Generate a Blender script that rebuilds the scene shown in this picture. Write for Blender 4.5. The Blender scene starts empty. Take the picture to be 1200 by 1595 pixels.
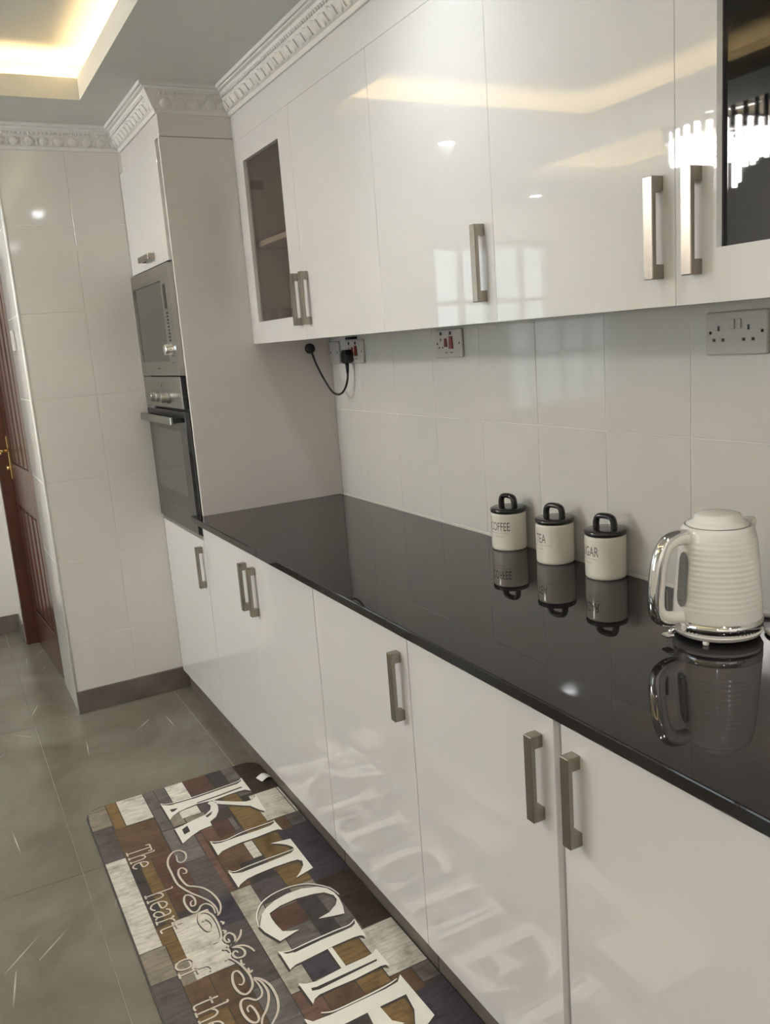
import bpy, bmesh, math, random
from mathutils import Vector, Matrix
from mathutils.geometry import tessellate_polygon
random.seed(7)
S = bpy.context.scene
COL = S.collection
R = math.radians

# ---------------------------------------------------------------- camera
cam_d = bpy.data.cameras.new('camera'); cam = bpy.data.objects.new('camera', cam_d); COL.objects.link(cam)
cam_d.sensor_fit = 'VERTICAL'; cam_d.sensor_height = 36.0
cam_d.lens = 1327.934 * 36.0 / 1595.0
cam_d.clip_start = 0.05
cr = Vector((0.47395224, 0.87743004, -0.07406615)); cu = Vector((-0.14026631, 0.15826957, 0.97738227)); cf = Vector((-0.86930698, 0.45284353, -0.19808609))
m = Matrix((cr, cu, -cf)).transposed().to_4x4(); m.translation = Vector((3.13382552, -1.44682585, 1.50382648))
cam.matrix_world = m
S.camera = cam

# ---------------------------------------------------------------- world, light levels, exposure
S.view_settings.view_transform = 'Standard'; S.view_settings.look = 'None'
S.view_settings.gamma = 1.0; S.view_settings.use_curve_mapping = False
S.cycles.sample_clamp_indirect = 6.0
S.view_settings.exposure = 0.5
SKY_STRENGTH = 3.6          # overcast daylight outside the window
COVE_STRENGTH = 18.0        # warm LED strips in the ceiling trays
SPOT_POWER = 1.1            # each recessed downlight, watts
CRYSTAL_STRENGTH = 46.0     # chandelier crystals
w = bpy.data.worlds.new('overcast_sky'); S.world = w; w.use_nodes = True
bg = w.node_tree.nodes['Background']; bg.inputs[0].default_value = (0.82, 0.93, 1.0, 1); bg.inputs[1].default_value = SKY_STRENGTH
pl = bpy.data.lights.new('window_portal', 'AREA'); pl.shape = 'RECTANGLE'; pl.size = 1.05; pl.size_y = 1.25; pl.cycles.is_portal = True
po = bpy.data.objects.new('window_portal', pl); COL.objects.link(po)
pl2 = pl.copy(); pl2.size = 1.5; pl2.size_y = 1.2
po2 = bpy.data.objects.new('window_portal', pl2); COL.objects.link(po2); po2.location = (.45, -4.08, 1.5); po2.rotation_euler = (R(90), 0, 0)
po.location = (-2.2, -2.98, 1.52); po.rotation_euler = (R(90), 0, R(-90))

# ---------------------------------------------------------------- materials
def nodemat(name):
    M = bpy.data.materials.new(name); M.use_nodes = True
    nt = M.node_tree; return M, nt, nt.nodes['Principled BSDF']
def N(nt, typ, **kw):
    n = nt.nodes.new(typ)
    for k, v in kw.items():
        if k in n.inputs: n.inputs[k].default_value = v
        else: setattr(n, k, v)
    return n
def L(nt, a, ao, b, bi): nt.links.new(a.outputs[ao], b.inputs[bi])
def pos(nt, scale=(1, 1, 1)):
    g = N(nt, 'ShaderNodeNewGeometry'); mp = N(nt, 'ShaderNodeMapping'); mp.inputs['Scale'].default_value = scale
    L(nt, g, 'Position', mp, 'Vector'); return mp
def ramp(nt, stops):
    r = N(nt, 'ShaderNodeValToRGB'); e = r.color_ramp.elements
    e[0].position, e[0].color = stops[0][0], (*stops[0][1], 1); e[1].position, e[1].color = stops[-1][0], (*stops[-1][1], 1)
    for p, c in stops[1:-1]:
        x = e.new(p); x.color = (*c, 1)
    return r
def plain(name, col, rough=.5, metal=0., spec=.5, var=.04, scale=6., bump=0., bscale=40., stretch=(1, 1, 1), coat=0.):
    """principled surface with a faint procedural colour variation and optional fine relief"""
    M, nt, b = nodemat(name)
    mp = pos(nt, stretch); no = N(nt, 'ShaderNodeTexNoise', Scale=scale, Detail=4.); L(nt, mp, 0, no, 'Vector')
    r = ramp(nt, [(.3, tuple(max(0, c*(1-var)) for c in col)), (.7, tuple(min(1, c*(1+var)) for c in col))])
    L(nt, no, 'Fac', r, 'Fac'); L(nt, r, 0, b, 'Base Color')
    b.inputs['Roughness'].default_value = rough; b.inputs['Metallic'].default_value = metal
    b.inputs['Specular IOR Level'].default_value = spec; b.inputs['Coat Weight'].default_value = coat
    if bump:
        n2 = N(nt, 'ShaderNodeTexNoise', Scale=bscale, Detail=2.); L(nt, mp, 0, n2, 'Vector')
        bp = N(nt, 'ShaderNodeBump', Strength=bump, Distance=.002); L(nt, n2, 'Fac', bp, 'Height'); L(nt, bp, 0, b, 'Normal')
    return M
def emit(name, col, s):
    M, nt, b = nodemat(name); b.inputs['Base Color'].default_value = (*[c*.8 for c in col], 1)
    b.inputs['Emission Color'].default_value = (*col, 1); b.inputs['Emission Strength'].default_value = s
    return M
def glass(name, tint, gloss=1.):
    M, nt, b = nodemat(name); nt.nodes.remove(b)
    t = N(nt, 'ShaderNodeBsdfTransparent'); t.inputs[0].default_value = (*tint, 1)
    g = N(nt, 'ShaderNodeBsdfGlossy'); g.inputs['Roughness'].default_value = .02; g.inputs['Color'].default_value = (gloss, gloss, gloss, 1)
    f = N(nt, 'ShaderNodeFresnel')
    ge = N(nt, 'ShaderNodeNewGeometry'); io = N(nt, 'ShaderNodeMath', operation='MULTIPLY_ADD'); io.inputs[1].default_value = 1/1.52-1.52; io.inputs[2].default_value = 1.52
    L(nt, ge, 'Backfacing', io, 0); L(nt, io, 0, f, 'IOR'); mx = N(nt, 'ShaderNodeMixShader')
    L(nt, f, 0, mx, 0); L(nt, t, 0, mx, 1); L(nt, g, 0, mx, 2); L(nt, mx, 0, nt.nodes['Material Output'], 0)
    return M

M_GLOSS = plain('white_gloss_lacquer', (.70, .69, .67), .02, spec=.85, var=.012, scale=3.)
M_BOARD = plain('white_board', (.70, .655, .635), .22, spec=.45, var=.02, scale=3.)
M_INSIDE = plain('cabinet_interior', (.62, .59, .56), .5, var=.03)
M_PAINT = plain('white_wall_paint', (.70, .69, .64), .55, var=.02, bump=.05, bscale=120)
M_CEIL = plain('ceiling_paint', (.66, .66, .62), .75, var=.02, bump=.05, bscale=90)
M_PLASTER = plain('cornice_plaster', (.74, .73, .69), .5, var=.03, scale=30, bump=.1, bscale=160)
M_TILE = plain('glazed_wall_tile', (.67, .66, .62), .065, spec=.45, var=.02, scale=2.5, bump=.035, bscale=16)
M_GROUT = plain('tile_grout', (.80, .79, .74), .8, var=.05)
M_FGROUT = plain('floor_grout', (.30, .285, .235), .8, var=.08)
M_SKIRT = plain('skirting_tile', (.135, .118, .098), .28, var=.2, scale=9)
M_PLINTH = plain('plinth_board', (.06, .052, .045), .5, var=.1)
M_NICKEL = plain('brushed_nickel', (.33, .295, .255), .27, 1., var=.07, scale=18, stretch=(8, 8, 1))
M_STEEL = plain('brushed_steel', (.34, .335, .305), .33, 1., var=.05, scale=14, stretch=(1, 1, 14))
M_CHROME = plain('polished_chrome', (.82, .82, .82), .04, 1., var=.01)
M_GOLD = plain('brass', (.72, .52, .24), .22, 1., var=.05)
M_BLACK = plain('black_plastic', (.012, .011, .011), .38, var=.1)
M_BGLASS = plain('black_oven_glass', (.012, .012, .012), .04, spec=1.0, var=.05)
M_OWIN = plain('oven_window_glass', (.06, .06, .056), .04, spec=.8, var=.05)
M_MWIN = plain('microwave_window', (.045, .046, .04), .07, spec=.6, var=.05)
M_RUBBER = plain('black_cable', (.010, .010, .010), .5, var=.1)
M_RED = plain('red_rocker', (.22, .022, .012), .3, var=.05)
M_PLATE = plain('white_socket_plastic', (.56, .53, .50), .28, var=.02)
M_CERAM = plain('white_glazed_ceramic', (.74, .71, .63), .06, spec=.55, var=.02)
M_CLID = plain('black_glazed_ceramic', (.022, .020, .018), .12, var=.2, scale=60)
M_INK = plain('grey_print', (.12, .11, .10), .4, var=.05)
M_KETTLE = plain('white_kettle_gloss', (.74, .71, .65), .09, spec=.5, var=.015)
M_GAUGE = plain('smoked_gauge', (.16, .155, .14), .15, var=.15)
M_CABLEW = plain('white_cable', (.5, .48, .45), .4, var=.03)
M_DOOR = plain('varnished_brown_wood', (.070, .026, .017), .25, var=.25, scale=5, stretch=(4, 4, .5), coat=.05, spec=.3)
M_WFRAME = plain('white_window_frame', (.75, .75, .73), .35, var=.02)
M_CUP = plain('smoked_glassware', (.10, .09, .085), .1, var=.1)
M_GLASS_DOOR = glass('tinted_cabinet_glass', (.80, .76, .72))
M_GLASS_DARK = glass('dark_cabinet_glass', (.22, .21, .20))
M_GLASS_WIN = glass('window_glass', (.95, .97, .96))
M_GLASS_NET = glass('obscured_window_glass', (.68, .69, .68))
M_COVE = emit('warm_led_strip', (1., .72, .38), COVE_STRENGTH)
M_SPOT = emit('downlight_lens', (.92, .97, 1.), 110.)
M_CRYSTAL = emit('lit_crystal', (1., .96, .93), CRYSTAL_STRENGTH)
M_DARKCRYS = plain('black_crystal', (.02, .022, .024), .05, spec=.9, var=.05)

def floor_mat():
    M, nt, b = nodemat('marbled_floor_tile')
    mp = pos(nt); n1 = N(nt, 'ShaderNodeTexNoise', Scale=2.2, Detail=7., Roughness=.6, Distortion=.6); L(nt, mp, 0, n1, 'Vector')
    r1 = ramp(nt, [(.3, (.105, .096, .072)), (.5, (.155, .145, .110)), (.72, (.21, .203, .16))]); L(nt, n1, 'Fac', r1, 'Fac')
    def scratches(sc, ang, spread, ln, wd, keep):
        """short straight pale scratches: one thin stroke at the centre of some voronoi cells"""
        p2 = pos(nt, (1, 1, 0)); vo = N(nt, 'ShaderNodeTexVoronoi', Scale=sc); L(nt, p2, 0, vo, 'Vector')
        d = N(nt, 'ShaderNodeVectorMath', operation='SUBTRACT'); L(nt, p2, 0, d, 0); L(nt, vo, 'Position', d, 1)
        sp = N(nt, 'ShaderNodeSeparateColor'); L(nt, vo, 'Color', sp, 0)
        an = N(nt, 'ShaderNodeMath', operation='MULTIPLY_ADD'); an.inputs[1].default_value = spread; an.inputs[2].default_value = ang-spread/2; L(nt, sp, 0, an, 0)
        ro = N(nt, 'ShaderNodeVectorRotate', rotation_type='Z_AXIS'); L(nt, d, 0, ro, 'Vector'); L(nt, an, 0, ro, 'Angle')
        sx = N(nt, 'ShaderNodeSeparateXYZ'); L(nt, ro, 0, sx, 0)
        def below(src, so, lim):
            ab = N(nt, 'ShaderNodeMath', operation='ABSOLUTE'); L(nt, src, so, ab, 0)
            mr = N(nt, 'ShaderNodeMapRange'); mr.inputs[1].default_value = 0; mr.inputs[2].default_value = lim; mr.inputs[3].default_value = 1; mr.inputs[4].default_value = 0
            L(nt, ab, 0, mr, 0); return mr
        m = N(nt, 'ShaderNodeMath', operation='MULTIPLY'); L(nt, below(sx, 0, ln), 0, m, 0); L(nt, below(sx, 1, wd), 0, m, 1)
        g = N(nt, 'ShaderNodeMath', operation='LESS_THAN'); g.inputs[1].default_value = keep; L(nt, sp, 1, g, 0)
        k = N(nt, 'ShaderNodeMath', operation='MULTIPLY'); L(nt, m, 0, k, 0); L(nt, g, 0, k, 1); return k
    s1 = scratches(3.2, .35, .9, .085, .0028, .6); s2 = scratches(2.1, 1.9, 1.2, .13, .002, .35)
    mu = N(nt, 'ShaderNodeMath', operation='MAXIMUM'); L(nt, s1, 0, mu, 0); L(nt, s2, 0, mu, 1)
    mx = N(nt, 'ShaderNodeMixRGB'); L(nt, mu, 0, mx, 0); L(nt, r1, 0, mx, 1); mx.inputs[2].default_value = (.50, .49, .42, 1)
    L(nt, mx, 0, b, 'Base Color'); b.inputs['Roughness'].default_value = .2; b.inputs['Specular IOR Level'].default_value = .45
    return M
def granite_mat():
    M, nt, b = nodemat('polished_black_granite')
    mp = pos(nt); v = N(nt, 'ShaderNodeTexVoronoi', Scale=330.); L(nt, mp, 0, v, 'Vector')
    r = ramp(nt, [(0., (.045, .038, .036)), (.10, (.015, .012, .012)), (1., (.011, .009, .009))]); L(nt, v, 'Distance', r, 'Fac')
    L(nt, r, 0, b, 'Base Color'); b.inputs['Roughness'].default_value = .02; b.inputs['Specular IOR Level'].default_value = .4
    return M
def print_mat():
    M, nt, b = nodemat('printed_wood_blocks')
    at = N(nt, 'ShaderNodeVertexColor', layer_name='Col')
    g1 = pos(nt, (60, 7, 1)); n1 = N(nt, 'ShaderNodeTexNoise', Scale=1.6, Detail=5., Roughness=.7); L(nt, g1, 0, n1, 'Vector')
    r1 = ramp(nt, [(.3, (.5, .48, .47)), (.5, (.95, .95, .95)), (.75, (1.35, 1.32, 1.28))]); L(nt, n1, 'Fac', r1, 'Fac')
    g2 = pos(nt); n2 = N(nt, 'ShaderNodeTexNoise', Scale=17., Detail=6., Roughness=.65); L(nt, g2, 0, n2, 'Vector')
    r2 = ramp(nt, [(.3, (.42, .39, .37)), (.5, (1, 1, 1)), (.75, (1.2, 1.2, 1.2))]); L(nt, n2, 'Fac', r2, 'Fac')
    a = N(nt, 'ShaderNodeMixRGB', blend_type='MULTIPLY'); a.inputs[0].default_value = .75; L(nt, at, 0, a, 1); L(nt, r1, 0, a, 2)
    c = N(nt, 'ShaderNodeMixRGB', blend_type='MULTIPLY'); c.inputs[0].default_value = .75; L(nt, a, 0, c, 1); L(nt, r2, 0, c, 2)
    L(nt, c, 0, b, 'Base Color'); b.inputs['Roughness'].default_value = .55; b.inputs['Specular IOR Level'].default_value = .3
    return M
M_FLOOR = floor_mat(); M_GRANITE = granite_mat(); M_PRINT = print_mat()
M_MATEDGE = plain('mat_edge', (.040, .033, .028), .6, var=.1)
M_LETTER = plain('cream_letter_print', (.74, .73, .66), .5, var=.05, scale=9)
M_SCRIPT = plain('pale_script_print', (.56, .51, .43), .5, var=.05)
M_SHADE = plain('dark_letter_print', (.035, .029, .025), .55, var=.1)

# ---------------------------------------------------------------- mesh helpers
class MB:
    """collects shapes into one bmesh; build() links it as ONE mesh object"""
    def __init__(self): self.bm = bmesh.new()
    def box(self, x0, x1, y0, y1, z0, z1, bev=0., seg=1):
        t = bmesh.new(); bmesh.ops.create_cube(t, size=1)
        bmesh.ops.scale(t, vec=(x1-x0, y1-y0, z1-z0), verts=t.verts)
        bmesh.ops.translate(t, vec=((x0+x1)/2, (y0+y1)/2, (z0+z1)/2), verts=t.verts)
        if bev: bmesh.ops.bevel(t, geom=t.edges[:], offset=bev, segments=seg, profile=.5, affect='EDGES')
        self.add(t); return self
    def add(self, t, mat=None):
        me = bpy.data.meshes.new('tmp'); t.to_mesh(me); t.free()
        if mat is not None: me.transform(mat)
        self.bm.from_mesh(me); bpy.data.meshes.remove(me); return self
    def prism(self, poly, z0, z1, mat=None, bev=0.):
        """polygon in xy extruded from z0 to z1"""
        t = bmesh.new(); lo = [t.verts.new((x, y, z0)) for x, y in poly]
        f = t.faces.new(lo); r = bmesh.ops.extrude_face_region(t, geom=[f])
        bmesh.ops.translate(t, vec=(0, 0, z1-z0), verts=[e for e in r['geom'] if isinstance(e, bmesh.types.BMVert)])
        bmesh.ops.recalc_face_normals(t, faces=t.faces[:])
        if bev: bmesh.ops.bevel(t, geom=t.edges[:], offset=bev, segments=2, profile=.5, affect='EDGES')
        return self.add(t, mat)
    def lathe(self, prof, c=(0, 0, 0), seg=40, mat=None):
        t = bmesh.new(); rings = []
        for r, z in prof:
            if r < 1e-6: rings.append([t.verts.new((c[0], c[1], c[2]+z))])
            else: rings.append([t.verts.new((c[0]+r*math.cos(2*math.pi*i/seg), c[1]+r*math.sin(2*math.pi*i/seg), c[2]+z)) for i in range(seg)])
        for a, b in zip(rings, rings[1:]):
            for i in range(seg):
                j = (i+1) % seg
                if len(a) == 1 and len(b) == 1: continue
                if len(a) == 1: t.faces.new((a[0], b[j], b[i]))
                elif len(b) == 1: t.faces.new((a[i], a[j], b[0]))
                else: t.faces.new((a[i], a[j], b[j], b[i]))
        for f in t.faces: f.smooth = True
        bmesh.ops.recalc_face_normals(t, faces=t.faces[:])
        return self.add(t, mat)
    def tube(self, pts, r, seg=10, flat=1., up=(0, 0, 1)):
        """tube along a polyline; r a number or one per point; flat squashes one axis"""
        pts = [Vector(p) for p in pts]; n = len(pts); rs = r if isinstance(r, (list, tuple)) else [r]*n
        t = bmesh.new(); rings = []; up = Vector(up)
        for i, p in enumerate(pts):
            d = (pts[min(i+1, n-1)]-pts[max(i-1, 0)]).normalized()
            a = d.cross(up); a = a.normalized() if a.length > 1e-4 else d.orthogonal().normalized()
            b = a.cross(d).normalized()
            rings.append([t.verts.new(p+a*(rs[i]*math.cos(2*math.pi*k/seg))+b*(rs[i]*flat*math.sin(2*math.pi*k/seg))) for k in range(seg)])
        for A, B in zip(rings, rings[1:]):
            for k in range(seg): t.faces.new((A[k], A[(k+1) % seg], B[(k+1) % seg], B[k]))
        t.faces.new(rings[0][::-1]); t.faces.new(rings[-1])
        for f in t.faces: f.smooth = True
        bmesh.ops.recalc_face_normals(t, faces=t.faces[:])
        return self.add(t)
    def cyl(self, p0, p1, r, seg=24):
        return self.tube([p0, p1], r, seg)
    def mesh(self, name, mat):
        me = bpy.data.meshes.new(name); self.bm.to_mesh(me); self.bm.free(); me.materials.append(mat); return me
    def build(self, name, mat, parent=None, loc=None):
        o = bpy.data.objects.new(name, self.mesh(name, mat)); COL.objects.link(o)
        if parent: o.parent = parent
        if loc: o.location = loc
        return o
def inst(name, me, parent=None, loc=(0, 0, 0), rot=(0, 0, 0), scale=None):
    o = bpy.data.objects.new(name, me); COL.objects.link(o); o.location = loc; o.rotation_euler = rot
    if scale: o.scale = scale
    if parent: o.parent = parent
    return o
def autosmooth(o, ang=35):
    me = o.data
    for p in me.polygons: p.use_smooth = True
    me.set_sharp_from_angle(angle=R(ang)); return o
def tag(o, label, cat, group=None):
    o['label'] = label; o['category'] = cat
    if group: o['group'] = group
    return o
def struct(o): o['kind'] = 'structure'; return o
def thing(name, label, cat, loc=(0, 0, 0), rz=0., group=None):
    o = bpy.data.objects.new(name, None); COL.objects.link(o); o.location = loc; o.rotation_euler = (0, 0, rz); o.empty_display_size = .05
    return tag(o, label, cat, group)
def smooth_line(pts, n=5, closed=False):
    out = []; k = len(pts)
    for i in range(k if closed else k-1):
        p = [Vector(pts[j % k] if closed else pts[min(max(j, 0), k-1)]) for j in (i-1, i, i+1, i+2)]
        for s in range(n):
            t = s/n
            out.append(.5*((2*p[1])+(p[2]-p[0])*t+(2*p[0]-5*p[1]+4*p[2]-p[3])*t*t+(3*p[1]-p[0]-3*p[2]+p[3])*t**3))
    if not closed: out.append(Vector(pts[-1]))
    return out
def text_mesh(body, size, xscale=1.):
    """flat lettering as a mesh in the xy plane, origin centred, built-in face"""
    c = bpy.data.curves.new('t', 'FONT'); c.body = body; c.size = size; c.align_x = 'CENTER'; c.resolution_u = 3
    o = bpy.data.objects.new('t', c); COL.objects.link(o)
    me = bpy.data.meshes.new_from_object(o.evaluated_get(bpy.context.evaluated_depsgraph_get()))
    bpy.data.objects.remove(o); bpy.data.curves.remove(c)
    for v in me.vertices: v.co.x *= xscale
    return me

# ================================================================ SETTING
XW, YR, YF = -.619, -1.071, -.32          # tiled pier face, pier return, wall-cabinet fronts
XF, YO, XE = -2.12, -4.0, 4.6             # far wall, opposite wall, end wall
ZC = 2.415
# --- floor and its tiles
fl = struct(MB().box(XF-.2, XE+.1, YO-.1, .1, -.08, -.0012).build('floor', M_FGROUT))
G = .0009
def slab(x0, x1, y0, y1, z0, z1, b=.0005): return MB().box(x0, x1, y0, y1, z0, z1, b)
ftm = slab(-.615+G, .615-G, -.3+G, .3-G, -.006, 0).mesh('floor_tile', M_FLOOR)
for i in range(-2, 4):
    for j in range(6):
        inst('floor_tile', ftm, fl, (-.606+.615+1.23*i, -.655-.3-.6*j, 0))
stm = slab(-.285+G, .285-G, -.3275+G, .3275-G, -.006, 0).mesh('floor_tile', M_FLOOR)
for i in range(-1, 8): inst('floor_tile', stm, fl, (-.38+.285+.57*i, -.3275, 0))
# --- back wall with splashback tiles
wb = struct(MB().box(XW-.02, XE+.1, .0014, .12, 0, 2.75).build('wall_back', M_GROUT))
TW, TH = .2633, .3428
btm = slab(-TW/2+.0009, TW/2-.0009, 0, .012, -TH/2+.0009, TH/2-.0009, .0014).mesh('wall_tile', M_TILE)
for r in range(2):
    for i in range(-5, 12):
        xc = 1.291+TW*(i+.5)
        if xc < .0: continue
        inst('wall_tile', btm, wb, (xc, random.uniform(-.0003, .0003), 1.2453+TH*(r-.5)))
edge_t = slab(-.024/2, .024/2, 0, .012, -TH/2+.0009, TH/2-.0009, .0014).mesh('wall_tile', M_TILE)
# --- tiled pier on the left, its return and the far end of the kitchen
wl = struct(MB().box(XW-.9+.482, XW-.0014, YR+.0014, .008, 0, ZC+.02).build('wall_left', M_GROUT))
ptm = slab(0, .012, -TW/2+.0009, TW/2-.0009, -TH/2+.0009, TH/2-.0009, .0014).mesh('wall_tile', M_TILE)
nar = slab(0, .012, -.105, .105, -TH/2+.0009, TH/2-.0009, .0014).mesh('wall_tile', M_TILE)
low = slab(0, .012, -TW/2+.0009, TW/2-.0009, -.118, .118, .0014).mesh('wall_tile', M_TILE)
lown = slab(0, .012, -.105, .105, -.118, .118, .0014).mesh('wall_tile', M_TILE)
YJ = -.8104
for k in range(7):
    z = -.0071+TH*(k+.5)
    if k == 0: z = .3357-.119
    inst('wall_tile', low if k == 0 else ptm, wl, (XW-.012, YJ-TW/2+.0015, z))
    inst('wall_tile', lown if k == 0 else nar, wl, (XW-.012, YJ+.106, z))
rtm = slab(-.21+.0009, .21-.0009, 0, .012, -TH/2+.0009, TH/2-.0009, .0014).mesh('wall_tile', M_TILE)
for k in range(7): inst('wall_tile', rtm, wl, (XW-.212, YR, -.0071+TH*(k+.5)+(.003 if k == 0 else 0)))
struct(MB().tube([(XW-.004, YR+.004, .0), (XW-.004, YR+.004, 2.33)], .006, 12).build('trim_2', M_PLASTER))
struct(MB().box(XW, XW+.009, YR+.001, -.56, 0, .1023, .0015).build('baseboard_left', M_SKIRT))
# corridor wall with the brown door, and the far wall with the window
wd = struct(MB().box(-1.86, -1.037, YR+.0, .008, 2.06, ZC+.02).box(XF, -1.86, -1.165, .008, 0, ZC+.02).box(-1.86, -1.037, -.62, .008, 0, 2.06).build('wall_corridor', M_PAINT))
struct(MB().box(XF+.001, -1.87, -1.174, -1.165, 0, .10, .0015).build('baseboard_corridor', M_SKIRT))
WY0, WY1, WZ0, WZ1 = -3.52, -2.44, .88, 2.14
wf = struct(MB().box(XF-.14, XF, YO, WY0, 0, ZC+.02).box(XF-.14, XF, WY1, .008, 0, ZC+.02).box(XF-.14, XF, WY0, WY1, 0, WZ0).box(XF-.14, XF, WY0, WY1, WZ1, ZC+.02).build('wall_far', M_PAINT))
struct(MB().box(XF, XF+.009, WY0-.4, -1.174, 0, .10, .0015).build('baseboard_far', M_SKIRT))
struct(MB().box(XF-.14, -.35, YO-.12, YO, 0, 2.75).box(1.25, XE+.1, YO-.12, YO, 0, 2.75).box(-.35, 1.25, YO-.12, YO, 0, .9).box(-.35, 1.25, YO-.12, YO, 2.1, 2.75).build('wall_opposite', M_PAINT))
w2 = MB().box(-.35, 1.25, YO-.09, YO-.03, .9, .95).box(-.35, 1.25, YO-.09, YO-.03, 2.05, 2.1)  # unseen window, added to throw cool daylight on the cupboard fronts
for x in (-.35, .1666, .6833, 1.2): w2.box(x, x+.05, YO-.09, YO-.03, .95, 2.05)
w2 = struct(w2.build('added_window', M_WFRAME))
p2m = slab(-.234, .234, -.003, .003, -.55, .55, 0).mesh('pane', M_GLASS_WIN)
for x in (-.067, .45, .9667): inst('pane', p2m, w2, (x, YO-.06, 1.5))
struct(MB().box(XE, XE+.12, YO, .008, 0, 2.75).build('wall_end', M_PAINT))
win = MB(); fw = .05
win.box(XF-.09, XF-.03, WY0, WY1, WZ0, WZ0+fw).box(XF-.09, XF-.03, WY0, WY1, WZ1-fw, WZ1).box(XF-.09, XF-.03, WY0, WY0+fw, WZ0+fw, WZ1-fw).box(XF-.09, XF-.03, WY1-fw, WY1, WZ0+fw, WZ1-fw)
NC, NR = 4, 3
for i in range(1, NC):
    y = WY0+(WY1-WY0)*i/NC; win.box(XF-.085, XF-.035, y-.018, y+.018, WZ0+fw, WZ1-fw)
for j in range(1, NR):
    z = WZ0+(WZ1-WZ0)*j/NR; win.box(XF-.081, XF-.039, WY0+fw, WY1-fw, z-.018, z+.018)
wn = struct(win.build('window_1', M_WFRAME))
pm = slab(-.003, .003, -(WY1-WY0)/NC/2, (WY1-WY0)/NC/2, -(WZ1-WZ0)/NR/2, (WZ1-WZ0)/NR/2, 0).mesh('pane', M_GLASS_NET)
for i in range(NC):
    for j in range(NR): inst('pane', pm, wn, (XF-.06, WY0+(WY1-WY0)*(i+.5)/NC, WZ0+(WZ1-WZ0)*(j+.5)/NR))
# --- ceiling: a flat field with two recessed trays lit by hidden strips
ce = MB(); T1 = (-.22, 3.7, -2.2, -.795); T2 = (-1.3, 2.4, -3.4, -2.55)
def field(x0, x1, y0, y1): ce.box(x0, x1, y0, y1, ZC, ZC+.012)
field(XF-.14, XE+.1, T1[3], .12); field(XF-.14, XE+.1, T2[3], T1[2]); field(XF-.14, XE+.1, YO-.1, T2[2])
field(XF-.14, T1[0], T1[2], T1[3]); field(T1[1], XE+.1, T1[2], T1[3])
field(XF-.14, T2[0], T2[2], T2[3]); field(T2[1], XE+.1, T2[2], T2[3])
LIP, TOP, LEDGE = .072, 2.62, .13
TOPS = {T1: 2.565, T2: 2.62}
for (x0, x1, y0, y1) in (T1, T2):
    for a in ((x0-.012, x0+.0006, y0-.012, y1+.012), (x1-.0006, x1+.012, y0-.012, y1+.012), (x0, x1, y0-.012, y0+.0006), (x0, x1, y1-.0006, y1+.012)):
        ce.box(*a, ZC-.0004, ZC+LIP)
    TP = TOPS[(x0, x1, y0, y1)]; X0, X1, Y0, Y1 = x0-LEDGE, x1+LEDGE, y0-LEDGE, y1+LEDGE
    ce.box(X0-.02, X1+.02, Y0-.02, Y1+.02, TP, TP+.02)
    for a in ((X0-.02, X0, Y0, Y1), (X1, X1+.02, Y0, Y1), (X0, X1, Y0-.02, Y0), (X0, X1, Y1, Y1+.02)): ce.box(*a, ZC+.012, TP)
ceil = struct(ce.build('ceiling', M_CEIL))
for n, (x0, x1, y0, y1) in enumerate((T1, T2)):
    q = .045
    t = MB()
    for a in ((x0-q-.016, x0-q, y0-q, y1+q), (x1+q, x1+q+.016, y0-q, y1+q), (x0-q, x1+q, y0-q-.016, y0-q), (x0-q, x1+q, y1+q, y1+q+.016)): t.box(*a, ZC+.030, ZC+.042)
    tag(t.build('led_strip', M_COVE), ('warm glowing light strip hidden in the ceiling tray over the counter' if n == 0 else 'warm glowing light strip hidden in the ceiling tray behind the camera'), 'light')
# --- plaster cornice
prof = [(0, 2.328), (.007, 2.328), (.010, 2.334), (.012, 2.340), (.017, 2.343), (.034, 2.371), (.035, 2.375), (.044, 2.390), (.046, 2.396), (.053, 2.398), (.056, 2.401), (.056, 2.404), (.064, 2.404), (.066, 2.407), (.066, ZC), (0, ZC)]
path = [(-1.02, YR), (XW, YR), (XW, -.585), (-.004, -.585), (-.004, YF), (XE, YF)]
cm = MB(); t = cm.bm; rows = []
def nrm(a, b): d = Vector((b[0]-a[0], b[1]-a[1])).normalized(); return Vector((d.y, -d.x))
for i, p in enumerate(path):
    ns = [nrm(path[i-1], p)] if i else []
    if i < len(path)-1: ns.append(nrm(p, path[i+1]))
    mt = ns[0] if len(ns) == 1 else (ns[0]+ns[1])/(1+ns[0].dot(ns[1]))
    rows.append([t.verts.new((p[0]+mt.x*o, p[1]+mt.y*o, z)) for o, z in prof])
for a, b in zip(rows, rows[1:]):
    for k in range(len(prof)-1): t.faces.new((a[k], b[k], b[k+1], a[k+1]))
bmesh.ops.recalc_face_normals(t, faces=t.faces[:])
co = struct(cm.build('trim_1', M_PLASTER)); autosmooth(co, 30)
# leaves of the cornice: a pointed egg with a midrib, laid on the sloping band
lm = MB(); v = []
def leaf_pt(u, s): return (s*.020*math.sin(math.pi*min(1, u*.93+.07))**.7, .035*(u-.5))
for u in (0, .08, .2, .35, .5, .65, .8, .92, 1.):
    x, y = leaf_pt(u, 1); v.append([lm.bm.verts.new(q) for q in ((-x, y, 0), (-x*.55, y, .0056), (0, y, .0030), (x*.55, y, .0056), (x, y, 0))])
for a, b in zip(v, v[1:]):
    for k in range(4): lm.bm.faces.new((a[k], a[k+1], b[k+1], b[k]))
for f in lm.bm.faces: f.smooth = True
leaf = lm.mesh('leaf', M_PLASTER)
dm = MB(); dm.prism([(-.004, -.013), (.004, -.013), (.0025, .006), (0, .013), (-.0025, .006)], 0, .004); dart = dm.mesh('dart', M_PLASTER)
bmh = MB()
tilt = math.atan2(2.371-2.343, .034-.017)
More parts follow.
